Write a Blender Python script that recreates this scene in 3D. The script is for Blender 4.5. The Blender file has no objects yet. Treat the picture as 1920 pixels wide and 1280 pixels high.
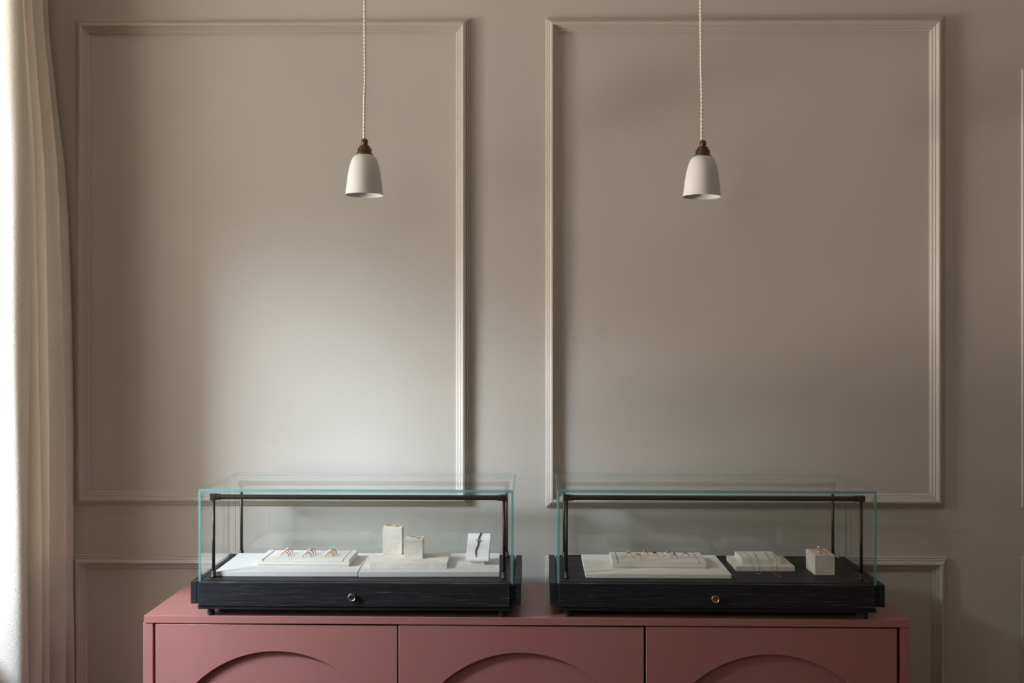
import bpy, bmesh, math, random
from mathutils import Vector, Matrix
PI = math.pi
R = math.radians
S = bpy.context.scene
C = S.collection

# ------------------------------------------------------------------ camera
F = 1920 * 35 / 36            # focal length in pixels of the 1920 x 1280 frame
H = 1.49                      # lens height
YAW = R(0.7)
cam_d = bpy.data.cameras.new('camera'); cam_d.lens = 35; cam_d.sensor_width = 36; cam_d.clip_start = 0.02
cam = bpy.data.objects.new('camera', cam_d); C.objects.link(cam)
cam.location = (0, 0, H); cam.rotation_euler = (PI / 2, 0, YAW)
S.camera = cam

# ------------------------------------------------------------------ world, daylight, exposure
WALL_Y, XL, XR, YF, CEIL = 2.70, -1.40, 2.3, -2.6, 2.95
w = bpy.data.worlds.new('daylight'); S.world = w; w.use_nodes = True
bg = w.node_tree.nodes['Background']
bg.inputs['Color'].default_value = (1.0, 0.975, 0.90, 1); bg.inputs['Strength'].default_value = 5.3
S.view_settings.view_transform = 'Standard'; S.view_settings.look = 'None'
S.view_settings.gamma = 1; S.view_settings.use_curve_mapping = False
S.view_settings.exposure = 0.0
S.cycles.transparent_max_bounces = 32
S.cycles.max_bounces = 12; S.cycles.diffuse_bounces = 6; S.cycles.glossy_bounces = 6
S.cycles.use_denoising = True


def area(name, loc, target, sx, sy, power, col):
    l = bpy.data.lights.new(name, 'AREA'); l.shape = 'RECTANGLE'; l.size = sx; l.size_y = sy
    l.energy = power; l.color = col
    o = bpy.data.objects.new(name, l); C.objects.link(o); o.location = loc
    o.rotation_euler = (Vector(target) - Vector(loc)).to_track_quat('-Z', 'Y').to_euler()
    return o


# bright strip of sky above the houses opposite
area('skylight', (-4.6, 0.0, 3.75), (-1.36, 2.1, 1.60), 1.7, 0.55, 815, (0.66, 0.82, 1.03))
# sunlit house fronts opposite
area('house_front_bounce', (-5.4, 0.4, 1.2), (-1.36, 1.9, 1.5), 3.6, 1.7, 110, (0.88, 0.97, 1.0))
# sunlit pavement across the street, seen over the sill
area('street_bounce', (-5.4, 1.4, 0.1), (-1.36, 2.0, 1.0), 1.6, 0.6, 318, (1.0, 0.90, 0.83))
WY0, WY1, WZ0, WZ1 = 1.62, 2.60, 0.82, 2.70          # window opening in the left wall
VY0, VY1, VZ0, VZ1 = -0.5, 0.3, 1.5, 2.8             # added unseen opening nearer the camera, lets in fill daylight
for y0, y1, z0, z1 in ((WY0, WY1, WZ0, WZ1), (VY0, VY1, VZ0, VZ1)):
    pl = area('window_portal', (XL - .13, (y0 + y1) / 2, (z0 + z1) / 2), (0, (y0 + y1) / 2, (z0 + z1) / 2), y1 - y0, z1 - z0, 1, (1, 1, 1))
    pl.data.cycles.is_portal = True

# ------------------------------------------------------------------ helpers


def tag(o, label=None, cat=None, group=None, kind=None):
    if label: o['label'] = label
    if cat: o['category'] = cat
    if group: o['group'] = group
    if kind: o['kind'] = kind
    return o


def thing(name, label, cat, loc=(0, 0, 0), rz=0, group=None):
    o = bpy.data.objects.new(name, None); C.objects.link(o)
    o.empty_display_size = 0.05
    o.location = loc; o.rotation_euler = (0, 0, rz)
    return tag(o, label, cat, group)


def obj(name, bm, m, parent=None, loc=None, rz=None, smooth=False, mats=None):
    me = bpy.data.meshes.new(name)
    bmesh.ops.recalc_face_normals(bm, faces=bm.faces[:])
    if smooth:
        for f in bm.faces: f.smooth = True
    bm.to_mesh(me); bm.free()
    for k in (mats or [m]): me.materials.append(k)
    o = bpy.data.objects.new(name, me); C.objects.link(o)
    if parent: o.parent = parent
    if loc is not None: o.location = loc
    if rz is not None: o.rotation_euler = (0, 0, rz)
    if smooth == 'auto':
        pass
    return o


def BM(): return bmesh.new()


def box(bm, x0, x1, y0, y1, z0, z1, bev=0.0, seg=2):
    r = bmesh.ops.create_cube(bm, size=1)
    vs = r['verts']
    for v in vs:
        v.co = Vector((x0 + (v.co.x + .5) * (x1 - x0), y0 + (v.co.y + .5) * (y1 - y0), z0 + (v.co.z + .5) * (z1 - z0)))
    if bev > 0:
        es = list({e for v in vs for e in v.link_edges})
        bmesh.ops.bevel(bm, geom=es, offset=bev, segments=seg, profile=0.5, affect='EDGES', clamp_overlap=True)
    return bm


def lathe(bm, prof, seg=48, mat=None, cap=True):
    """prof: list of (r, z) ; axis z. mat: matrix applied to it"""
    rings = []
    for (r, z) in prof:
        if r < 1e-6:
            rings.append([bm.verts.new((0, 0, z))])
        else:
            rings.append([bm.verts.new((r * math.cos(2 * PI * i / seg), r * math.sin(2 * PI * i / seg), z)) for i in range(seg)])
    for a, b in zip(rings[:-1], rings[1:]):
        for i in range(seg):
            j = (i + 1) % seg
            if len(a) == 1 and len(b) == 1: continue
            if len(a) == 1: bm.faces.new((a[0], b[i], b[j]))
            elif len(b) == 1: bm.faces.new((a[i], a[j], b[0]))
            else: bm.faces.new((a[i], a[j], b[j], b[i]))
    if cap:
        if len(rings[0]) > 1: bm.faces.new(rings[0])
        if len(rings[-1]) > 1: bm.faces.new(rings[-1])
    if mat is not None:
        vs = [v for g in rings for v in g]
        bmesh.ops.transform(bm, matrix=mat, verts=vs)
    return bm


def tube(bm, pts, rad, seg=10, closed=False, rads=None):
    pts = [Vector(p) for p in pts]; n = len(pts)
    rings = []; prev = None
    for i, p in enumerate(pts):
        if closed: t = pts[(i + 1) % n] - pts[i - 1]
        else: t = pts[min(i + 1, n - 1)] - pts[max(i - 1, 0)]
        t.normalize()
        if prev is None:
            ref = Vector((0, 0, 1)) if abs(t.z) < .9 else Vector((1, 0, 0))
            u = t.cross(ref).normalized()
        else:
            u = (prev - t * prev.dot(t)).normalized()
        prev = u; v = t.cross(u)
        r = rads[i] if rads else rad
        rings.append([bm.verts.new(p + (u * math.cos(2 * PI * k / seg) + v * math.sin(2 * PI * k / seg)) * r) for k in range(seg)])
    m = n if closed else n - 1
    for i in range(m):
        a, b = rings[i], rings[(i + 1) % n]
        for k in range(seg):
            l = (k + 1) % seg
            bm.faces.new((a[k], a[l], b[l], b[k]))
    if not closed:
        bm.faces.new(rings[0]); bm.faces.new(rings[-1])
    return bm


def sphere(bm, c, r, u=16, v=10, sc=(1, 1, 1)):
    q = bmesh.ops.create_uvsphere(bm, u_segments=u, v_segments=v, radius=r)
    for x in q['verts']: x.co = Vector((x.co.x * sc[0] + c[0], x.co.y * sc[1] + c[1], x.co.z * sc[2] + c[2]))
    return bm


def prism(bm, poly, axis, a, b):
    """poly of 2-D points extruded along axis ('x','y','z') from a to b"""
    def P(p, t):
        return {'x': (t, p[0], p[1]), 'y': (p[0], t, p[1]), 'z': (p[0], p[1], t)}[axis]
    A = [bm.verts.new(P(p, a)) for p in poly]; B = [bm.verts.new(P(p, b)) for p in poly]
    n = len(poly)
    bm.faces.new(A); bm.faces.new(B[::-1])
    for i in range(n): bm.faces.new((A[i], A[(i + 1) % n], B[(i + 1) % n], B[i]))
    return bm


_r = Vector((math.cos(YAW), math.sin(YAW), 0)); _f = Vector((-math.sin(YAW), math.cos(YAW), 0)); _u = Vector((0, 0, 1))
CAM = Vector((0, 0, H))


def ray(px, py): return _f + _r * ((px - 960) / F) + _u * ((640 - py) / F)


def on_z(px, py, z):
    d = ray(px, py); return CAM + d * ((z - H) / d.z)


def on_y(px, py, y):
    d = ray(px, py); return CAM + d * (y / d.y)


def frame2(pl, pr, z):
    """front-left and front-right photo points of an edge lying at height z -> origin, heading, width"""
    a, b = on_z(*pl, z), on_z(*pr, z); d = b - a
    return a, math.atan2(d.y, d.x), d.length


# ------------------------------------------------------------------ materials


def mat(name, col, rough=0.5, metal=0.0, spec=0.5, **kw):
    m = bpy.data.materials.new(name); m.use_nodes = True
    b = m.node_tree.nodes['Principled BSDF']
    b.inputs['Base Color'].default_value = (*col, 1); b.inputs['Roughness'].default_value = rough
    b.inputs['Metallic'].default_value = metal; b.inputs['Specular IOR Level'].default_value = spec
    for k, v in kw.items(): b.inputs[k].default_value = v
    return m


def nd(m, t, **kw):
    n = m.node_tree.nodes.new(t)
    for k, v in kw.items():
        if hasattr(n, k): setattr(n, k, v)
        else: n.inputs[k].default_value = v
    return n


def lk(m, a, b): m.node_tree.links.new(a, b)


def coords(m, scale=(1, 1, 1), kind='Object'):
    tc = nd(m, 'ShaderNodeTexCoord'); mp = nd(m, 'ShaderNodeMapping')
    mp.inputs['Scale'].default_value = scale
    lk(m, tc.outputs[kind], mp.inputs['Vector']); return mp.outputs[0]


def noise(m, vec, scale, detail=4, rough=.55):
    n = nd(m, 'ShaderNodeTexNoise'); n.inputs['Scale'].default_value = scale
    n.inputs['Detail'].default_value = detail; n.inputs['Roughness'].default_value = rough
    lk(m, vec, n.inputs['Vector']); return n.outputs['Fac']


def ramp(m, fac, stops):
    r = nd(m, 'ShaderNodeValToRGB'); e = r.color_ramp.elements
    e[0].position, e[0].color = stops[0][0], (*stops[0][1], 1)
    e[1].position, e[1].color = stops[-1][0], (*stops[-1][1], 1)
    for p, c in stops[1:-1]:
        q = e.new(p); q.color = (*c, 1)
    lk(m, fac, r.inputs['Fac']); return r.outputs['Color']


def bump(m, h, strength, dist):
    b = nd(m, 'ShaderNodeBump'); b.inputs['Strength'].default_value = strength; b.inputs['Distance'].default_value = dist
    lk(m, h, b.inputs['Height']); lk(m, b.outputs[0], m.node_tree.nodes['Principled BSDF'].inputs['Normal']); return b


def base(m, c): lk(m, c, m.node_tree.nodes['Principled BSDF'].inputs['Base Color'])


def mix(m, a, b, f=.5, t='MULTIPLY'):
    n = nd(m, 'ShaderNodeMath', operation=t); lk(m, a, n.inputs[0]); lk(m, b, n.inputs[1]); return n.outputs[0]


WALLC = (0.495, 0.442, 0.375)
def wall_paint():
    m = mat('taupe_wall_paint', WALLC, 0.55, spec=0.35)
    v = coords(m)
    n1 = noise(m, v, 2.2, 3)
    base(m, ramp(m, n1, [(.3, tuple(c * .97 for c in WALLC)), (.7, tuple(min(1, c * 1.03) for c in WALLC))]))
    n2 = noise(m, v, 90, 5, .6); bump(m, n2, .12, .004)
    return m
M_wall = wall_paint()
M_trim = mat('taupe_trim_paint', WALLC, 0.42, spec=0.4)
M_ceil = mat('ceiling_paint', (.72, .68, .62), .8)
def floor_mat():
    m = mat('oak_floor', (.1, .065, .045), .5)
    v = coords(m, (1, 8, 1)); n = noise(m, v, 6, 5)
    base(m, ramp(m, n, [(.3, (.08, .05, .034)), (.7, (.14, .09, .06))])); return m
M_floor = floor_mat()

PINK = (0.36, 0.147, 0.124)
def pink():
    m = mat('dusty_pink_lacquer', PINK, .30, spec=.6)
    v = coords(m); n = noise(m, v, 140, 3); bump(m, n, .05, .001); return m
M_pink = pink()
M_gap = mat('dark_cavity', (.03, .018, .015), .9)

def black_oak():
    m = mat('black_stained_oak', (.03, .028, .032), .5, spec=.3)
    v = coords(m, (9, 60, 420)); n = noise(m, v, 1.0, 6, .65)
    n2 = noise(m, coords(m, (26, 60, 1300)), 1.0, 3, .7)
    mm = mix(m, n, n2)
    base(m, ramp(m, mm, [(.17, (.007, .0065, .008)), (.31, (.017, .016, .019)), (.46, (.12, .115, .125))]))
    bump(m, mm, .35, .002); return m
M_oak = black_oak()
M_oak_top = M_oak
M_rubber = mat('black_rubber', (.012, .012, .012), .7)
M_bronze = mat('dark_bronze_tube', (.045, .032, .027), .38, metal=.6)
M_brass = mat('aged_brass', (.55, .44, .33), .22, metal=1.0)
M_antique = mat('antique_bronze', (.13, .07, .045), .3, metal=.9)
M_steel = mat('polished_nickel', (.62, .6, .58), .18, metal=1.0)
M_dark = mat('keyhole_dark', (.01, .008, .006), .6)
M_gold = mat('yellow_gold', (.78, .52, .26), .25, metal=1.0)
M_rose = mat('rose_gold', (.64, .38, .30), .25, metal=1.0)
M_silver = mat('white_gold', (.5, .48, .47), .22, metal=1.0)
M_pearl = mat('pearl', (.86, .8, .74), .2, spec=.7)
M_amber = mat('orange_gem', (.5, .24, .07), .1, spec=.8)
M_coral = mat('coral_gem', (.5, .15, .07), .15, spec=.8)
M_onyx = mat('black_gem', (.015, .012, .012), .08, spec=.8)
M_smoke = mat('smoky_gem', (.2, .17, .15), .1, spec=.9)
M_clear = mat('pale_gem', (.6, .6, .6), .06, spec=1.0)
M_cord = mat('burgundy_cord', (.16, .025, .045), .75)
M_porcelain = mat('unglazed_porcelain', (.565, .53, .495), .55, spec=.3)
M_porcelain.node_tree.nodes['Principled BSDF'].inputs['Subsurface Weight'].default_value = 0.0
M_flex = mat('braided_fabric_flex', (.66, .58, .47), .8)

def stone(name, c, var):
    m = mat(name, c, .65, spec=.3)
    v = coords(m); n = noise(m, v, 38, 6, .65)
    base(m, ramp(m, n, [(.32, var), (.52, c), (.72, tuple(min(1, x * 1.06) for x in c))]))
    bump(m, noise(m, v, 240, 3), .15, .0008); return m
M_stone = stone('cream_limestone', (.74, .665, .58), (.65, .535, .45))
def linen(name, c):
    m = mat(name, c, .8, spec=.25)
    a = noise(m, coords(m, (900, 60, 60)), 1, 2); b = noise(m, coords(m, (60, 900, 900)), 1, 2)
    s = mix(m, a, b, t='ADD'); bump(m, s, .25, .0006)
    base(m, ramp(m, s, [(.6, tuple(x * .93 for x in c)), (1.3, c)])); return m
M_board = linen('off_white_linen_board', (.64, .60, .55))
M_board_lifted = linen('lifted_linen_board', (.80, .725, .645))  # board linen with its colour lightened and warmed to offset dimmer light
M_tray_warmed = linen('warmed_linen_tray', (.74, .655, .56))  # tray colour warmed in place of the warmer light on this side
M_tray = linen('cream_suede_tray', (.70, .63, .55))
M_card = mat('white_leather_pad', (.78, .75, .72), .55)

def curtain_mat():
    m = mat('woven_linen_curtain', (.62, .53, .455), .9, spec=.15)
    a = noise(m, coords(m, (760, 120, 1), 'UV'), 1, 2, .6); b = noise(m, coords(m, (120, 700, 1), 'UV'), 1, 2, .6)
    s = mix(m, a, b, t='ADD')
    base(m, ramp(m, s, [(.75, (.64, .56, .49)), (1.0, (.78, .70, .62)), (1.25, (.85, .78, .70))]))
    bump(m, s, .7, .0025)
    nt = m.node_tree; p = nt.nodes['Principled BSDF']; out = nt.nodes['Material Output']
    tr = nd(m, 'ShaderNodeBsdfTranslucent'); tr.inputs['Color'].default_value = (.72, .66, .58, 1)
    mx = nd(m, 'ShaderNodeMixShader'); mx.inputs[0].default_value = .3
    lk(m, p.outputs[0], mx.inputs[1]); lk(m, tr.outputs[0], mx.inputs[2]); lk(m, mx.outputs[0], out.inputs['Surface'])
    return m
M_curtain = curtain_mat()

def glass():
    m = bpy.data.materials.new('clear_glass'); m.use_nodes = True; nt = m.node_tree
    nt.nodes.remove(nt.nodes['Principled BSDF']); out = nt.nodes['Material Output']
    lw = nd(m, 'ShaderNodeLayerWeight'); lw.inputs['Blend'].default_value = .5
    p = nd(m, 'ShaderNodeMath', operation='POWER'); p.inputs[1].default_value = 5
    lk(m, lw.outputs['Facing'], p.inputs[0])
    a = nd(m, 'ShaderNodeMath', operation='MULTIPLY_ADD'); a.inputs[1].default_value = .96; a.inputs[2].default_value = .04
    lk(m, p.outputs[0], a.inputs[0])
    t = nd(m, 'ShaderNodeBsdfTransparent'); t.inputs['Color'].default_value = (.985, .995, .992, 1)
    g = nd(m, 'ShaderNodeBsdfGlossy'); g.inputs['Roughness'].default_value = 0.0; g.inputs['Color'].default_value = (1, 1, 1, 1)
    mx = nd(m, 'ShaderNodeMixShader')
    lk(m, a.outputs[0], mx.inputs[0]); lk(m, t.outputs[0], mx.inputs[1]); lk(m, g.outputs[0], mx.inputs[2])
    lk(m, mx.outputs[0], out.inputs['Surface']); return m
M_glass = glass()
def glass_edge():
    m = mat('teal_glass_edge', (.17, .40, .385), .25, spec=.6)
    nt = m.node_tree; p = nt.nodes['Principled BSDF']; out = nt.nodes['Material Output']
    t = nd(m, 'ShaderNodeBsdfTransparent'); t.inputs['Color'].default_value = (.38, .72, .69, 1)
    mx = nd(m, 'ShaderNodeMixShader'); mx.inputs[0].default_value = .45
    lk(m, p.outputs[0], mx.inputs[1]); lk(m, t.outputs[0], mx.inputs[2]); lk(m, mx.outputs[0], out.inputs['Surface']); return m
M_edge = glass_edge()

def faint(name, col, tint, k):
    m = mat(name, col, .3, spec=.5)
    nt = m.node_tree; p = nt.nodes['Principled BSDF']; out = nt.nodes['Material Output']
    t = nd(m, 'ShaderNodeBsdfTransparent'); t.inputs['Color'].default_value = (*tint, 1)
    mx = nd(m, 'ShaderNodeMixShader'); mx.inputs[0].default_value = k
    lk(m, p.outputs[0], mx.inputs[1]); lk(m, t.outputs[0], mx.inputs[2]); lk(m, mx.outputs[0], out.inputs['Surface']); return m
M_side_edge = faint('pale_glass_edge', (.2, .34, .33), (.85, .95, .94), .85)
M_chamfer = faint('ground_glass_arris', (.13, .2, .2), (.4, .5, .5), .4)

# ------------------------------------------------------------------ room shell
def struct(name, bm, m, **kw):
    return tag(obj(name, bm, m, **kw), kind='structure')

T = .12
struct('floor', box(BM(), XL - .4, XR + T, YF - T, WALL_Y + T, -.1, 0), M_floor)
struct('ceiling', box(BM(), XL - T, XR + T, YF - T, WALL_Y + T, CEIL, CEIL + .1), M_ceil)
struct('wall_back', box(BM(), XL - T, XR + T, WALL_Y, WALL_Y + T, 0, CEIL), M_wall)
struct('wall_right', box(BM(), XR, XR + T, YF, WALL_Y, 0, CEIL), M_wall)
struct('wall_front', box(BM(), XL - T, XR + T, YF - T, YF, 0, CEIL), M_wall)
b = BM()
box(b, XL - T, XL, YF, VY0, 0, CEIL); box(b, XL - T, XL, VY1, WY0, 0, CEIL); box(b, XL - T, XL, WY1, WALL_Y, 0, CEIL)
q = .05
wins = ((WY0, WY1, WZ0, WZ1), (VY0, VY1, VZ0, VZ1))
for y0, y1, z0, z1 in wins:
    box(b, XL - T, XL, y0, y1, 0, z0); box(b, XL - T, XL, y0, y1, z1, CEIL)
struct('wall_left', b, M_wall)
for k, (y0, y1, z0, z1) in enumerate(wins):
    b = BM()
    box(b, XL - T, XL - .03, y0, y0 + q, z0, z1); box(b, XL - T, XL - .03, y1 - q, y1, z0, z1)
    box(b, XL - T, XL - .03, y0 + q, y1 - q, z0, z0 + q); box(b, XL - T, XL - .03, y0 + q, y1 - q, z1 - q, z1)
    struct('window_%d' % (k + 1), b, M_ceil)  # the second is the added opening for fill daylight

# added unseen awning outside the window, cuts off the top of the skylight
b = BM()
prism(b, [(XL - T, 2.97), (XL - T, 2.94), (-2.32, 2.74), (-2.35, 2.55), (-2.37, 2.55), (-2.35, 2.77)], 'y', -0.2, 3.2)
struct('skylight_blocker', b, M_wall)

# picture-frame mouldings on the back wall (profile: distance from outer edge, height), metres
PROF = [(0, 0), (0, .004), (.0025, .0058), (.0042, .0048), (.0048, .0075), (.0078, .0095), (.0095, .0085), (.0102, .0118),
        (.0140, .0145), (.0180, .0152), (.0208, .0140), (.0225, .0105), (.0250, .0088), (.0262, .0094), (.0282, .0082),
        (.0292, .0060), (.0318, .0050), (.0328, .0056), (.0350, .0046), (.0365, .0022), (.0385, .0018), (.0385, 0)]


def moulding(name, px0, px1, py0, py1, open_bottom=False, z_bottom=None):
    a = on_y(px0, (py0 + py1) / 2, WALL_Y).x; c = on_y(px1, (py0 + py1) / 2, WALL_Y).x
    zt = on_y((px0 + px1) / 2, py0, WALL_Y).z
    zb = z_bottom if z_bottom is not None else on_y((px0 + px1) / 2, py1, WALL_Y).z
    bm = BM(); loops = []
    for (d, h) in PROF:
        y = WALL_Y - h * 1.3
        loops.append([bm.verts.new(p) for p in ((a + d, y, zb + d), (c - d, y, zb + d), (c - d, y, zt - d), (a + d, y, zt - d))])
    for l0, l1 in zip(loops[:-1], loops[1:]):
        for k in range(4):
            bm.faces.new((l0[k], l0[(k + 1) % 4], l1[(k + 1) % 4], l1[k]))
    struct(name, bm, M_trim)


moulding('trim_1', 143.5, 881, 37.5, 946)
moulding('trim_2', 1023.3, 1768.5, 34, 950)
moulding('trim_3', 138, 881, 1040, 0, z_bottom=.16)
moulding('trim_4', 1023.3, 1774, 1042, 0, z_bottom=.16)
moulding('trim_5', 1914.5, 2330, 130, 952)
moulding('trim_6', 1914.5, 2330, 1042, 0, z_bottom=.16)

# ------------------------------------------------------------------ curtain
SIL = [(-400, 74), (0, 86), (60, 89), (125, 97), (219, 108), (250, 112), (312, 119), (400, 124), (556, 129), (790, 133.5), (900, 134.5), (1280, 136), (2200, 140)]
def sil(py):
    if py <= SIL[0][0]: return SIL[0][1]
    for (a, p), (b_, q_) in zip(SIL[:-1], SIL[1:]):
        if py <= b_:
            t = (py - a) / (b_ - a); t = t * t * (3 - 2 * t) if False else t
            return p + (q_ - p) * t
    return SIL[-1][1]


FOLDS = [(-1.352, 2.350), (-1.30, 2.334), (-1.25, 2.320), (-1.205, 2.302), (-1.177, 2.300), (-1.164, 2.314), (-1.168, 2.338), (-1.186, 2.350), (-1.222, 2.356),
         (-1.240, 2.366), (-1.222, 2.378), (-1.190, 2.384), (-1.179, 2.398), (-1.188, 2.414), (-1.225, 2.420), (-1.243, 2.430), (-1.222, 2.440),
         (-1.192, 2.446), (-1.182, 2.459), (-1.191, 2.474), (-1.228, 2.484), (-1.246, 2.498), (-1.225, 2.512), (-1.192, 2.519), (-1.179, 2.534),
         (-1.189, 2.552), (-1.226, 2.560), (-1.238, 2.574), (-1.215, 2.588), (-1.190, 2.600), (-1.190, 2.612), (-1.22, 2.622), (-1.28, 2.628), (-1.352, 2.63)]


def catmull(P, n):
    out = []
    for i in range(len(P) - 1):
        p0, p1, p2, p3 = (Vector(P[max(0, i - 1)]), Vector(P[i]), Vector(P[i + 1]), Vector(P[min(len(P) - 1, i + 2)]))
        for k in range(n):
            t = k / n
            out.append(.5 * ((2 * p1) + (p2 - p0) * t + (2 * p0 - 5 * p1 + 4 * p2 - p3) * t * t + (3 * p1 - p0 - 3 * p2 + p3) * t ** 3))
    out.append(Vector(P[-1])); return out


def curtain():
    plan = catmull([(x * 1.03, min(2.692, y * 1.03)) for x, y in FOLDS], 8); NZ = 90
    bm = BM(); uvl = bm.loops.layers.uv.new('UVMap')
    grid = []
    ref = on_y(134.5, 900, 2.68).x
    for j in range(NZ + 1):
        z = .004 + (CEIL - .008) * j / NZ
        shift = on_y(sil(640 - (z - H) * F / 2.68), 640, 2.68).x - ref
        row = []; L = 0; last = None
        for i, q in enumerate(plan):
            g = min(1, max(0, (q.y - 2.38) / .29))
            e = min(1, max(0, (q.x + 1.385) / .1))           # ends fixed to the wall
            x = q.x + e * (shift * (.3 + .7 * g) + .0025 * math.sin(z * 2.1 + q.y * 38) + .0015 * math.sin(z * 5.3 + q.y * 70))
            y = q.y + e * (.007 * math.sin(z * 1.6 + q.y * 25) * (1 - g) + .004 * math.sin(z * 3.7 + q.y * 50))
            p = Vector((x, y, z))
            if last is not None: L += (p - last).length
            last = p
            row.append((bm.verts.new(p), L))
        grid.append(row)
    for j in range(NZ):
        for i in range(len(plan) - 1):
            q = [grid[j][i], grid[j][i + 1], grid[j + 1][i + 1], grid[j + 1][i]]
            f = bm.faces.new([v for v, _ in q]); f.smooth = True
            for l, (v, u) in zip(f.loops, q): l[uvl].uv = (u, v.co.z)
    o = obj('curtain', bm, M_curtain, smooth=True)
    sm = o.modifiers.new('thickness', 'SOLIDIFY'); sm.thickness = .003; sm.offset = 0
    tag(o, 'floor-length pleated woven linen curtain in beige hanging beside the window at the far left', 'curtain')
curtain()

# ------------------------------------------------------------------ pendants


def pendant(px, py_rim, path, tilt, label):
    Yp = 2.47
    c = on_y(px, py_rim, Yp)                      # centre of the rim
    s = Yp / F                                     # metres per photo pixel there
    root = thing('pendant_lamp', label, 'lamp', c, 0, 'porcelain pendant lamps over the display cases')
    tm = Matrix.Rotation(tilt, 4, 'Y')
    # shade: outer then inner profile, in photo pixels from the rim centre
    outer = [(35.4, 0), (34.6, 5), (33.2, 18), (31.6, 32), (29.6, 45), (27.4, 55), (25.0, 63), (21.8, 70), (17.5, 74.5), (14, 76)]
    inner = [(11, 74.5), (15.5, 73), (20, 69), (23.2, 62.5), (25.8, 54.5), (28.2, 44.5), (30.3, 32), (32.0, 18), (33.4, 5), (34.3, 0.2)]
    bm = BM(); lathe(bm, [(r * s, z * s) for r, z in outer + inner] + [(outer[0][0] * s, 0)], 72, tm, cap=False)
    obj('shade', bm, M_porcelain, root, smooth=True)
    prof = [(0, 75.5), (16.6, 75.5), (16.8, 76.2), (16.6, 77), (13.6, 77.6), (13.4, 78), (13.4, 86.5), (12.9, 87.4), (10.6, 87.6), (10.3, 88.4), (10.3, 90.6), (9.4, 92.6),
            (6.6, 93.4), (5.9, 94.2), (6.0, 97), (6.3, 99), (6.1, 102), (5.2, 104.5), (3.6, 106), (2.6, 106.3), (0, 106.4)]
    bm = BM(); lathe(bm, [(r * s, z * s) for r, z in prof], 40, tm, cap=False)
    h = obj('lamp_holder', bm, M_antique, root, smooth=True)
    m = h.modifiers.new('edge', 'EDGE_SPLIT'); m.split_angle = R(38)
    # twisted flex of two strands
    top = CEIL - .002
    pts = [on_y(x, y, Yp) - c for x, y in path]
    z0, z1 = pts[-1].z, top - c.z
    zs = [p.z for p in pts]
    def cx(z):
        if z >= zs[0]: return pts[0].x
        for a, b_ in zip(pts[:-1], pts[1:]):
            if z >= b_.z:
                t = (z - b_.z) / (a.z - b_.z); t = t * t * (3 - 2 * t)
                return b_.x + (a.x - b_.x) * t
        return pts[-1].x
    bm = BM(); n = 420
    for k in (0, 1):
        P = []
        for i in range(n + 1):
            z = z0 + (z1 - z0) * i / n
            a = 2 * PI * (z / .0185) + k * PI
            P.append((cx(z) + .00165 * math.cos(a), .00165 * math.sin(a), z))
        tube(bm, P, .0019, 8)
    obj('flex', bm, M_flex, root, smooth=True)
    return root


pendant(683, 366, [(683.8, -60), (684, 60), (684.6, 150), (683, 195), (682.6, 262)], R(.4),
        'white bell pendant lamp on twisted flex above the left display case')
pendant(1315.8, 369, [(1313.2, -60), (1314, 40), (1314.6, 110), (1316, 190), (1315.8, 264)], R(1.3),
        'slightly tilted white bell pendant lamp on twisted flex above the right display case')

# ------------------------------------------------------------------ sideboard
ZT = H - .6443                                     # its top surface
o0, ang, CW = frame2((269.5, 1153.5), (1706, 1162), ZT)
CD = .345
side = thing('sideboard', 'dusty pink sideboard with three arched doors under both glass display cases', 'sideboard', (o0.x, o0.y, 0), ang)
TH = .0176
obj('top_panel', box(BM(), 0, CW, 0, CD, ZT - TH, ZT, .0012), M_pink, side)
PT = .0235                                          # side panels stand a little proud of the top
obj('side_panel', box(BM(), -.003, PT - .003, .003, CD, .06, ZT - TH - .0006, .001), M_pink, side)
obj('side_panel', box(BM(), CW - PT + .003, CW + .001, .003, CD, .06, ZT - TH - .0006, .001), M_pink, side)
obj('back_panel', box(BM(), PT, CW - PT, CD - .012, CD - .002, .06, ZT - TH - .001), M_gap, side)
obj('bottom_panel', box(BM(), PT, CW - PT, .03, CD - .013, .06, .08), M_pink, side)
obj('plinth', box(BM(), .03, CW - .03, .05, CD - .03, 0, .058), M_pink, side)
obj('inner_rail', box(BM(), PT + .001, CW - PT - .001, .030, .05, ZT - TH - .06, ZT - TH - .002), M_gap, side)
for k, (xa, xb) in enumerate(((750.7, 0), (1215, 0))):
    xc = (xa - 269.5) / (1706 - 269.5) * CW
    obj('partition', box(BM(), xc - .008, xc + .008, .03, CD - .013, .081, ZT - TH - .061), M_gap, side)


def px2c(px): return (px - 269.5) / (1706 - 269.5) * CW


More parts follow.
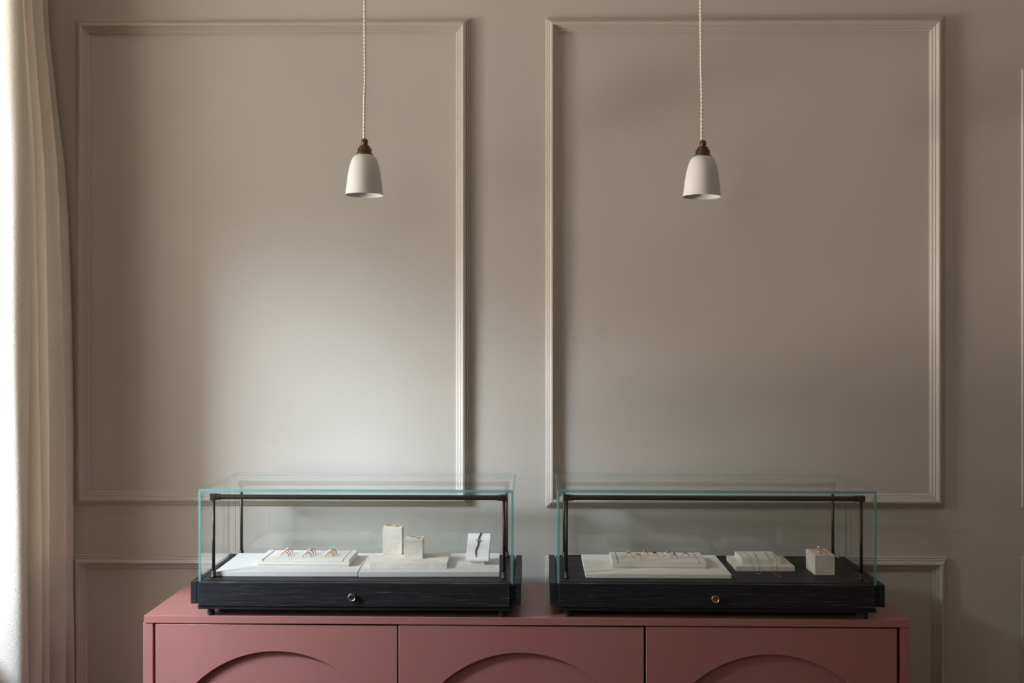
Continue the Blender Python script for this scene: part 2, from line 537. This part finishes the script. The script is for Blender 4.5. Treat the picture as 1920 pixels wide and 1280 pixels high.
def door(xa, xb):
    z0, z1 = .066, ZT - TH - .0035
    w_, h_ = xb - xa, z1 - z0
    cx, rad = w_ / 2, .272
    zc = h_ - (.0615 + rad)                         # springing line of the arch
    cu = bpy.data.curves.new('door', 'CURVE'); cu.dimensions = '2D'; cu.fill_mode = 'BOTH'
    def spl(pts):
        s = cu.splines.new('POLY'); s.points.add(len(pts) - 1); s.use_cyclic_u = True
        for p, (x, y) in zip(s.points, pts): p.co = (x, y, 0, 1)
    e = .001
    spl([(e, e), (w_ - e, e), (w_ - e, h_ - e), (e, h_ - e)])
    arch = [(cx - rad, .05), (cx + rad, .05)] + [(cx + rad * math.cos(PI * i / 90), zc + rad * math.sin(PI * i / 90)) for i in range(91)]
    spl(arch)
    cu.extrude = .0045; cu.bevel_depth = .001; cu.bevel_resolution = 2
    tmp = bpy.data.objects.new('tmp', cu); C.objects.link(tmp)
    dg = bpy.context.evaluated_depsgraph_get()
    me = bpy.data.meshes.new_from_object(tmp.evaluated_get(dg))
    bpy.data.objects.remove(tmp); bpy.data.curves.remove(cu)
    me.name = 'door'
    me.materials.clear(); me.materials.append(M_pink)
    # stand it up: curve (x, y) -> (x, z); thickness along y
    me.transform(Matrix(((1, 0, 0, xa), (0, 0, -1, .0060 + .003), (0, 1, 0, z0), (0, 0, 0, 1))))
    o = bpy.data.objects.new('door', me); C.objects.link(o); o.parent = side
    ap = obj('arch_panel', box(BM(), xa + .0012, xb - .0012, .0148, .0225, z0 + .001, z1 - .001), M_pink, o)
    return o


door(px2c(290.8), px2c(749.4)); door(px2c(752.2), px2c(1212.8)); door(px2c(1217), px2c(1683.3))

# ------------------------------------------------------------------ display cases
GW, GD, GT = .740, .290, .006
ZB = .082                                            # platform height above the sideboard top
ZG = .298                                            # top of the glass


def pane(parent, x0, x1, y0, y1, z0, z1, axis, label, teal):
    """teal: test on a rim face's normal, true where the polished edge shows its colour"""
    bm = BM(); box(bm, x0, x1, y0, y1, z0, z1, .0007, 1)
    for f in bm.faces:
        n = f.normal; f.material_index = teal(n) if abs(n[axis]) < .9 else 0
    o = obj('glass_pane', bm, None, parent, mats=[M_glass, M_edge, M_side_edge, M_chamfer])
    o['label'] = label; return o


def display_case(px, py, rz, label):
    p = on_z(px, py, ZT + ZB)
    root = thing('display_case', label, 'display case', (p.x, p.y, ZT), rz, 'glass display cases on the pink sideboard')
    hw = GW / 2
    df = obj('drawer_front', box(BM(), -hw + .004, hw - .008, -.012, -.0012, .027, ZB, .0008), M_oak, root)
    # lock in the middle of the drawer front
    bm = BM(); mt = Matrix.Translation((-.005, -.012, .0495)) @ Matrix.Rotation(PI / 2, 4, 'X')
    lathe(bm, [(0, 0), (.0092, 0), (.0094, .004), (.0090, .0078), (.0080, .0088), (.0074, .0084), (.0070, .0078), (.0052, .0074), (0, .0078)], 36, mt, cap=False)
    lock = obj('lock', bm, M_brass, df, smooth=True)
    obj('keyhole', box(BM(), -.0062, -.0042, -.0203, -.0196, .0468, .0525), M_dark, lock)
    obj('platform', box(BM(), -hw + .0066, hw - .0066, GT + .0008, GD - GT - .0008, .027, ZB - .0005, .0006), M_oak_top, root)
    for sgn in (-1, 1):
        bm = BM()
        a, c = hw - .0065, hw + .0165
        def bx(u, v, *r): box(bm, *( (u, v) if sgn > 0 else (-v, -u)), *r, .0006)
        bx(a + .001, hw + .0012, -.006, GD + .012, .030, ZB - .0046)
        bx(hw + .0022, c, -.006, GD + .012, .030, ZB - .0005)
        obj('side_rail', bm, M_oak, root)
    obj('back_rail', box(BM(), -hw + .004, hw - .006, GD + .0008, GD + .012, .030, ZB - .0005, .0006), M_oak, root)
    b = box(BM(), -hw + .001, hw - .004, -.008, GD + .006, .018, .0268, .0005)
    box(b, -hw + .040, hw - .040, .030, GD - .040, .0012, .0179)  # added recessed board, darkens the shadow gap between the feet
    obj('plinth', b, M_oak, root)
    for sx in (-1, 1):
        for y in (.012, GD - .03):
            bm = BM(); lathe(bm, [(0, 0), (.008, 0), (.0085, .002), (.0085, .0179), (0, .0179)], 24, Matrix.Translation((sx * (hw - .026), y, 0)), cap=False)
            obj('foot', bm, M_rubber, root)
    zt = ZG - .0072
    e, zg = .0002, ZB - .004                     # the panes stand in a groove
    no = lambda n: 0
    side_rim = lambda n: 1 if n.y < -.5 else (3 if abs(n.y) > .5 and abs(n.x) > .5 else 0)
    top_rim = lambda n: 1 if n.y < -.5 else (2 if abs(n.x) > .9 or n.y > .9 else 3)
    pane(root, -hw + GT + e, hw - GT - e, 0, GT, zg, zt - e, 1, 'clear front glass pane', no)
    pane(root, -hw + GT + e, hw - GT - e, GD - GT, GD, zg, zt - e, 1, 'clear rear glass pane', no)
    pane(root, -hw, -hw + GT, 0, GD, zg, zt - e, 0, 'left glass pane with teal edge', side_rim)
    pane(root, hw - GT, hw, 0, GD, zg, zt - e, 0, 'right glass pane with teal edge', side_rim)
    pane(root, -hw, hw, 0, GD, zt, ZG, 2, 'top glass pane with teal edge', top_rim)
    # two bronze light bars on posts
    for y in (.040, .268):
        zc = .2735; xp = hw - .023
        bm = BM(); tube(bm, [(-xp, y, zc), (xp, y, zc)], .0060, 20)
        bar = obj('light_bar', bm, M_bronze, root, smooth=True)
        for m in (bar,): m.modifiers.new('edge', 'EDGE_SPLIT').split_angle = R(40)
        for sx in (-1, 1):
            bm = BM(); tube(bm, [(sx * xp, y, ZB), (sx * xp, y, zc)], .0037, 16); obj('post', bm, M_bronze, bar, smooth=True)
            bm = BM(); box(bm, sx * xp - .0078, sx * xp + .0078, y - .0074, y + .0074, zc - .0074, zc + .0074, .0018, 3)
            tube(bm, [(sx * xp, y, zc), (sx * (xp - .017), y, zc)], .0072, 20)
            obj('corner_fitting', bm, M_bronze, bar)
            bm = BM(); lathe(bm, [(0, 0), (.0068, 0), (.0066, .003), (.0056, .004), (.0056, .0145), (.0044, .0162), (.0038, .0165)], 24, Matrix.Translation((sx * xp, y, ZB - .0004)), cap=False)
            obj('post_foot', bm, M_bronze, bar, smooth=True)
    return root


caseA = display_case(666.4, 1090.3, R(-.5), 'glass display case with black oak base at the left, holding two white boards')
caseB = display_case(1342.9, 1093.0, R(-.95), 'glass display case with black oak base at the right, holding a single board')

# ------------------------------------------------------------------ what stands in the cases
ZP = ZT + ZB - .0004                                 # platform surface


def slab(name, pl, pr, z, depth, h, m, label, cat, group=None, bev=.0008):
    a, r, w_ = frame2(pl, pr, z)
    o = obj(name, box(BM(), 0, w_, 0, depth, 0, h, bev), m, None, a, r)
    return tag(o, label, cat, group)


BH = .012
slab('display_board', (402.8, 1080.2), (670.2, 1080.7), ZP, .207, BH, M_board, 'off-white display board under the band ring tray in the left case', 'display board')
slab('display_board', (671.8, 1081.7), (936.5, 1081.0), ZP, .211, BH, M_board, 'off-white display board at the right end of the left case under the limestone blocks', 'display board')
slab('display_board', (1098, 1083), (1371.7, 1084.5), ZP, .215, .010, M_board_lifted, 'linen display board in the right case under the gem ring tray', 'display board')


def tray(pl, pr, z, label, M_tray):
    a, r, w_ = frame2(pl, pr, z)
    d, h = .112, .0165
    root = thing('ring_tray', label, 'tray', a, r, 'cream ring trays in the display cases')
    obj('tray_base', box(BM(), .0015, w_ - .0015, .0015, d - .0015, 0, .003, .0005), M_tray, root)
    bm = BM(); hh = h - .0012
    box(bm, 0, w_, 0, d, .0034, h - .005, .0006)                    # body under the pad
    box(bm, 0, .014, 0, d, h - .005, h, .0006); box(bm, w_ - .014, w_, 0, d, h - .005, h, .0006)
    obj('tray_body', bm, M_tray, root)
    obj('pad', box(BM(), .0165, w_ - .0165, .0004, d - .0004, h - .0049, h - .0006, .0006), M_tray, root)
    return root, a, r, w_, z + h - .0006


trA, aA, rA, wA, zA = tray((481.8, 1060.8), (654.9, 1062), ZP + BH, 'cream tray in the left case holding nine plain band rings in three clusters', M_tray)
trB, aB, rB, wB, zB = tray((1147.6, 1064.8), (1325, 1066.3), ZP + .010, 'cream tray in the right case holding seven rings with stones', M_tray_warmed)


def ring(px, py, z, rad, minor, m, label, yaw, gem=None, group='plain band rings'):
    p = on_z(px, py, z)
    lift = rad * .22
    pts = []
    a0 = -math.asin(lift / rad) if lift else 0
    N = 30
    for i in range(N + 1):
        a = a0 + (PI - 2 * a0) * i / N
        pts.append((rad * math.cos(a), 0, lift + rad * math.sin(a) + minor * .0))
    zmin = min(q[2] for q in pts)
    pts = [(x, y, zz - zmin + .0001) for x, y, zz in pts]
    bm = BM()
    if gem is None:
        tube(bm, pts, minor, 10)
    else:
        rads = [minor * (.8 + .8 * math.exp(-((i - N / 2) / 5.5) ** 2)) for i in range(N + 1)]
        tube(bm, pts, minor, 10, rads=rads)
    if gem is None:
        o = obj('ring', bm, m, None, p, yaw, smooth=True)
        return tag(o, label, 'ring', group)
    root = thing('ring', label, 'ring', p, yaw, group)
    obj('band', bm, m, root, smooth=True)
    kind, gm, size = gem
    zt = max(q[2] for q in pts) + minor
    bm = BM()
    if kind == 'dome':
        sphere(bm, (0, 0, zt), size, 18, 12, (1.25, .9, .75))
    elif kind == 'point':
        lathe(bm, [(0, -size * .7), (size * .8, 0), (size, size * .35), (size * .55, size * .8), (0, size * .85)], 8, Matrix.Translation((0, 0, zt + size * .3)), cap=False)
    elif kind == 'bar':
        for dx in (-1.5, -.5, .5, 1.5):
            sphere(bm, (dx * size * 1.0, 0, zt - abs(dx) ** 2 * size * .12), size * .62, 10, 8)
    obj('stone', bm, gm, root, smooth=(kind != 'point'))
    return root


GA = 'plain band rings on the left tray'
RA = .0102
for (px, py, m, lab, ya) in (
        (533.7, 1043.0, M_gold, 'yellow gold band ring at the front of the left cluster on the band ring tray', -8),
        (537.0, 1040.3, M_rose, 'rose gold band ring in the middle of the left cluster on the band ring tray', -8),
        (541.0, 1037.2, M_rose, 'rose gold band ring at the back of the left cluster on the band ring tray', -8),
        (576.0, 1043.8, M_rose, 'rose gold band ring at the front of the centre cluster on the band ring tray', -6),
        (580.4, 1040.5, M_silver, 'broad white gold band ring in the middle of the centre cluster', -6),
        (584.2, 1037.6, M_rose, 'thin rose gold band ring at the back of the centre cluster', -6),
        (617.2, 1044.0, M_gold, 'yellow gold band ring at the front of the right cluster on the band ring tray', -6),
        (620.2, 1041.2, M_gold, 'yellow gold band ring in the middle of the right cluster on the band ring tray', -6),
        (623.4, 1038.6, M_silver, 'white gold band ring at the back of the right cluster on the band ring tray', -6)):
    ring(px, py, zA, RA, .0013 if m is not M_silver else .0015, m, lab, R(ya), None, GA)
GB = 'rings with stones on the right tray'
for (px, py, m, gem, lab, rr) in (
        (1178.4, 1044.2, M_silver, ('point', M_clear, .0032), 'white gold ring with a pointed clear stone at the left end of the right tray', .0090),
        (1196.0, 1047.2, M_gold, ('bar', M_amber, .0028), 'yellow gold ring with a row of orange stones at the front of the right tray', .0086),
        (1208.6, 1042.0, M_gold, ('dome', M_amber, .0042), 'yellow gold ring with a large orange stone behind the other gold rings', .0090),
        (1227.5, 1044.6, M_gold, ('dome', M_onyx, .0030), 'yellow gold ring with a black stone at the middle of the right tray', .0090),
        (1252.0, 1043.2, M_rose, ('dome', M_coral, .0040), 'rose gold ring with a domed coral red stone on the right tray', .0092),
        (1264.0, 1047.2, M_silver, ('point', M_smoke, .0034), 'grey gold ring with a dark pointed stone in front of the coral ring', .0086),
        (1285.2, 1045.0, M_silver, ('point', M_smoke, .0018), 'thin grey gold ring with a tiny stone at the right end of the right tray', .0090)):
    ring(px, py, zB, rr, .0010, m, lab, R(-4), gem, GB)

# left case: limestone plinth, two blocks, bracelet stand
PL = .013
slab('plinth', (691.4, 1065.6), (838.0, 1065.9), ZP + BH, .118, PL, M_stone, 'low cream limestone plinth on the right board of the left case', 'display plinth')
z1 = ZP + BH + PL
tall = slab('display_block', (717.6, 1039.8), (753.6, 1039.8), z1, .043, .068, M_stone, 'tall cream limestone block on the plinth in the left case', 'display block', bev=.0006)
short = slab('display_block', (757.7, 1047.3), (792.6, 1047.3), z1, .043, .047, M_stone, 'shorter cream limestone block on the plinth in the left case', 'display block', bev=.0006)
# right case: two-step limestone and a long block
slab('display_block', (1380.6, 1070.6), (1490.3, 1071.0), ZP, .122, .0125, M_stone, 'wide flat limestone block, lower of the two stacked in the right case', 'display block', bev=.0006)
slab('display_block', (1391.8, 1057.6), (1464.4, 1057.6), ZP + .0125, .086, .0140, M_stone, 'small flat limestone block, upper of the two stacked in the right case', 'display block', bev=.0006)
long_ = slab('display_block', (1528.3, 1078), (1565.3, 1078), ZP, .076, .0480, M_stone, 'upright limestone block standing alone at the right end of the right case', 'display block', bev=.0006)

# earrings lying on the blocks
def squiggle(a, b, z, amp, n=26, waves=2.5, rise=0.0012):
    A, B = on_z(*a, z), on_z(*b, z); d = B - A; nrm = Vector((-d.y, d.x, 0)).normalized(); P = []
    for i in range(n + 1):
        t = i / n
        P.append(A + d * t + nrm * amp * math.sin(2 * PI * waves * t) + Vector((0, 0, rise + abs(amp) * .35 * (1 + math.sin(2 * PI * waves * 1.3 * t)))))
    return P


def earring(a, b, z, amp, rad, m, label, group, waves=2.5, pearl=None):
    c = on_z(*a, z)
    P = [p - c for p in squiggle(a, b, z, amp, waves=waves, rise=rad)]
    root = thing('earring', label, 'earring', c, 0, group)
    n = len(P)
    bm = BM(); tube(bm, P, rad, 8, rads=[rad * (.75 + .5 * math.sin(PI * i / (n - 1))) for i in range(n)])
    # small hoop at its end
    e = P[-1]; hr = rad * 2.2
    tube(bm, [(e.x + hr * math.cos(2 * PI * k / 16), e.y + hr * .8 * math.sin(2 * PI * k / 16), e.z + rad * .2) for k in range(16)], rad * .7, 8, closed=True)
    obj('setting', bm, m, root, smooth=True)
    if pearl:
        bm = BM(); sphere(bm, (P[0].x + pearl[1], P[0].y, P[0].z + pearl[0] + rad), pearl[0], 18, 12)
        obj('pearl', bm, M_pearl, root, smooth=True)
    return root


zt = z1 + .068
earring((722, 985.6), (738, 985.4), zt, .0024, .0011, M_gold, 'gold squiggle earring at the left on the tall limestone block', 'gold earrings on the tall block')
earring((737, 986.8), (751.5, 986.0), zt, .0024, .0011, M_gold, 'gold squiggle earring at the right on the tall limestone block', 'gold earrings on the tall block')
zs_ = z1 + .047
earring((768.5, 1006.6), (778.5, 1007.6), zs_, .0014, .0011, M_gold, 'small gold bar earring at the left on the shorter limestone block', 'gold earrings on the shorter block')
earring((779.5, 1008.9), (787.5, 1009.0), zs_, .0014, .0011, M_gold, 'small gold bar earring at the right on the shorter limestone block', 'gold earrings on the shorter block')
zl = ZP + .0480
earring((1523.5, 1029.6), (1540.0, 1038.5), zl, .0022, .0014, M_gold, 'long gold earring at the left on the lone limestone block', 'gold earrings on the lone block', waves=3)
earring((1534.6, 1029.2), (1551.0, 1038.2), zl, .0018, .0012, M_gold, 'long gold earring topped with a white pearl on the lone limestone block', 'gold earrings on the lone block', waves=3, pearl=(.0024, -.0002))

# bracelet stand: sloping pad on a narrow foot
zb0 = ZP + BH
g = on_z(895, 1059, zb0)
st = thing('bracelet_stand', 'white sloping bracelet stand at the right end of the left case', 'jewellery stand', g, R(-3.5))
wp = .0567; zlo, zhi = .0105, .0675; ylo, yhi = -.004, .056
bm = BM()
prism(bm, [(ylo, zlo), (ylo, zlo + .0045), (yhi - .006, zhi), (yhi, zhi), (yhi, zhi - .004), (.022, zlo + .004), (.008, zlo)], 'x', -wp / 2, wp / 2)
bmesh.ops.bevel(bm, geom=bm.edges[:], offset=.0006, segments=1, affect='EDGES')
obj('pad', bm, M_card, st)
bm = BM(); prism(bm, [(.004, 0), (.05, 0), (.05, .052), (.0465, .052), (.018, .0135), (.004, .0105)], 'x', -.017, .017)
obj('support', bm, M_card, st)
# bracelet on the pad (local frame of the pad's sloping face)
def padpt(u, t, lift):
    y = ylo + (yhi - .006 - ylo) * t; z = zlo + .0045 + (zhi - zlo - .0045) * t
    n = Vector((0, -(zhi - zlo - .0045), (yhi - .006 - ylo))).normalized()
    return Vector((u, y, z)) + n * lift
br = thing('bracelet', 'burgundy cord bracelet with a gold charm lying on the white sloping stand', 'bracelet', g, R(-3.5))
P = []
for i in range(31):
    t = .13 + .87 * i / 30
    u = .0005 - .003 + .0095 * (t - .5) + .0012 * math.sin(t * 14)
    P.append(padpt(u, t, .0018))
e = P[-1]
P += [e + Vector((.0008, .003, .0004)), e + Vector((.0016, .006, -.0012))]
bm = BM(); tube(bm, P, .0015, 10); obj('cord', bm, M_cord, br, smooth=True)
bm = BM(); k = P[20]
sphere(bm, k + Vector((0, -.001, .001)), .0022, 12, 8)
for dx, dz in ((-1, 0), (1, 0)):
    sphere(bm, k + Vector((dx * .0042, -.0008, .0012)), .0024, 12, 8, (1.3, .8, .7))
sphere(bm, k + Vector((0, -.0022, -.0028)), .0016, 10, 8)
obj('charm', bm, M_gold, br, smooth=True)
bm = BM(); sphere(bm, P[0] + Vector((0, 0, .0004)), .0019, 12, 8, (1, 1, 1.3)); sphere(bm, P[0] + Vector((-.0003, -.0026, -.0018)), .0012, 10, 8)
obj('clasp', bm, M_gold, br, smooth=True)

# necklaces over the stepped blocks
zU, zL = ZP + .0125 + .0140, ZP + .0125
def chain(name_label, strand1, strand2, loop, m, beads, group):
    """strand points: (px, py, z) from back of the upper block to the dark floor"""
    r = .00055
    pts = [on_z(x, y, z) + Vector((0, 0, r * 1.2)) for x, y, z in strand1]
    pts += [on_z(x, y, ZP) + Vector((0, 0, r * 1.2)) for x, y in loop]
    pts += [on_z(x, y, z) + Vector((0, 0, r * 1.2)) for x, y, z in strand2[::-1]]
    c = pts[0].copy(); c.z = ZP
    root = thing('necklace', name_label, 'necklace', c, 0, group)
    dense = []
    for a, b_ in zip(pts[:-1], pts[1:]):
        for k in range(6): dense.append(a.lerp(b_, k / 6) - c)
    dense.append(pts[-1] - c)
    bm = BM(); tube(bm, dense, r, 6); obj('chain', bm, m, root, smooth=True)
    for (x, y, z, rr, mm) in beads:
        p = on_z(x, y, z) - c
        bm = BM(); sphere(bm, (p.x, p.y, p.z + rr * 1.05), rr, 14, 10)
        obj('bead', bm, mm, root, smooth=True)
    return root


def front(px, y_top, ztop, y_bot, zbot):
    """a strand dropping down a front face: just in front of the edge"""
    return [(px, y_top, ztop), (px + .1, y_bot, zbot)]


chain('fine silver necklace with pearls draped over the left of the stepped limestone blocks',
      [(1393.8, 1034.0, zU), (1401, 1039.5, zU), (1407.6, 1047.3, zU), (1408.0, 1058.3, zL), (1412.3, 1062.2, zL), (1412.8, 1071.3, ZP)],
      [(1411.8, 1034.0, zU), (1416, 1041, zU), (1420.8, 1047.3, zU), (1421.2, 1058.3, zL), (1424.0, 1062.2, zL), (1424.4, 1071.3, ZP)],
      [(1415, 1073.4), (1419.5, 1075.6), (1423.5, 1076.5), (1425.6, 1076), (1425.8, 1073.6)], M_silver,
      [(1415.6, 1040.4, zU, .0014, M_pearl), (1398, 1037, zU, .0012, M_pearl), (1421.0, 1051.2, zU - .006, .0018, M_pearl), (1424.6, 1072.4, ZP, .0009, M_silver)],
      'fine necklaces on the stepped blocks')
chain('fine gold necklace draped over the right of the stepped limestone blocks',
      [(1432.8, 1034.0, zU), (1437, 1040, zU), (1441.2, 1047.3, zU), (1441.4, 1058.3, zL), (1446.3, 1062.2, zL), (1446.6, 1071.3, ZP)],
      [(1447.2, 1034.0, zU), (1451, 1040, zU), (1455.4, 1047.3, zU), (1455.8, 1058.3, zL), (1456.4, 1062.2, zL), (1456.8, 1071.3, ZP)],
      [(1450, 1074.2), (1455.5, 1079), (1460, 1082.4), (1462.5, 1083), (1464, 1081.2), (1461.5, 1078), (1458.5, 1074.4)], M_gold,
      [(1455.8, 1080, ZP, .0009, M_gold), (1458.2, 1073.6, ZP, .0009, M_gold), (1463.4, 1080.6, ZP, .0009, M_gold)],
      'fine necklaces on the stepped blocks')
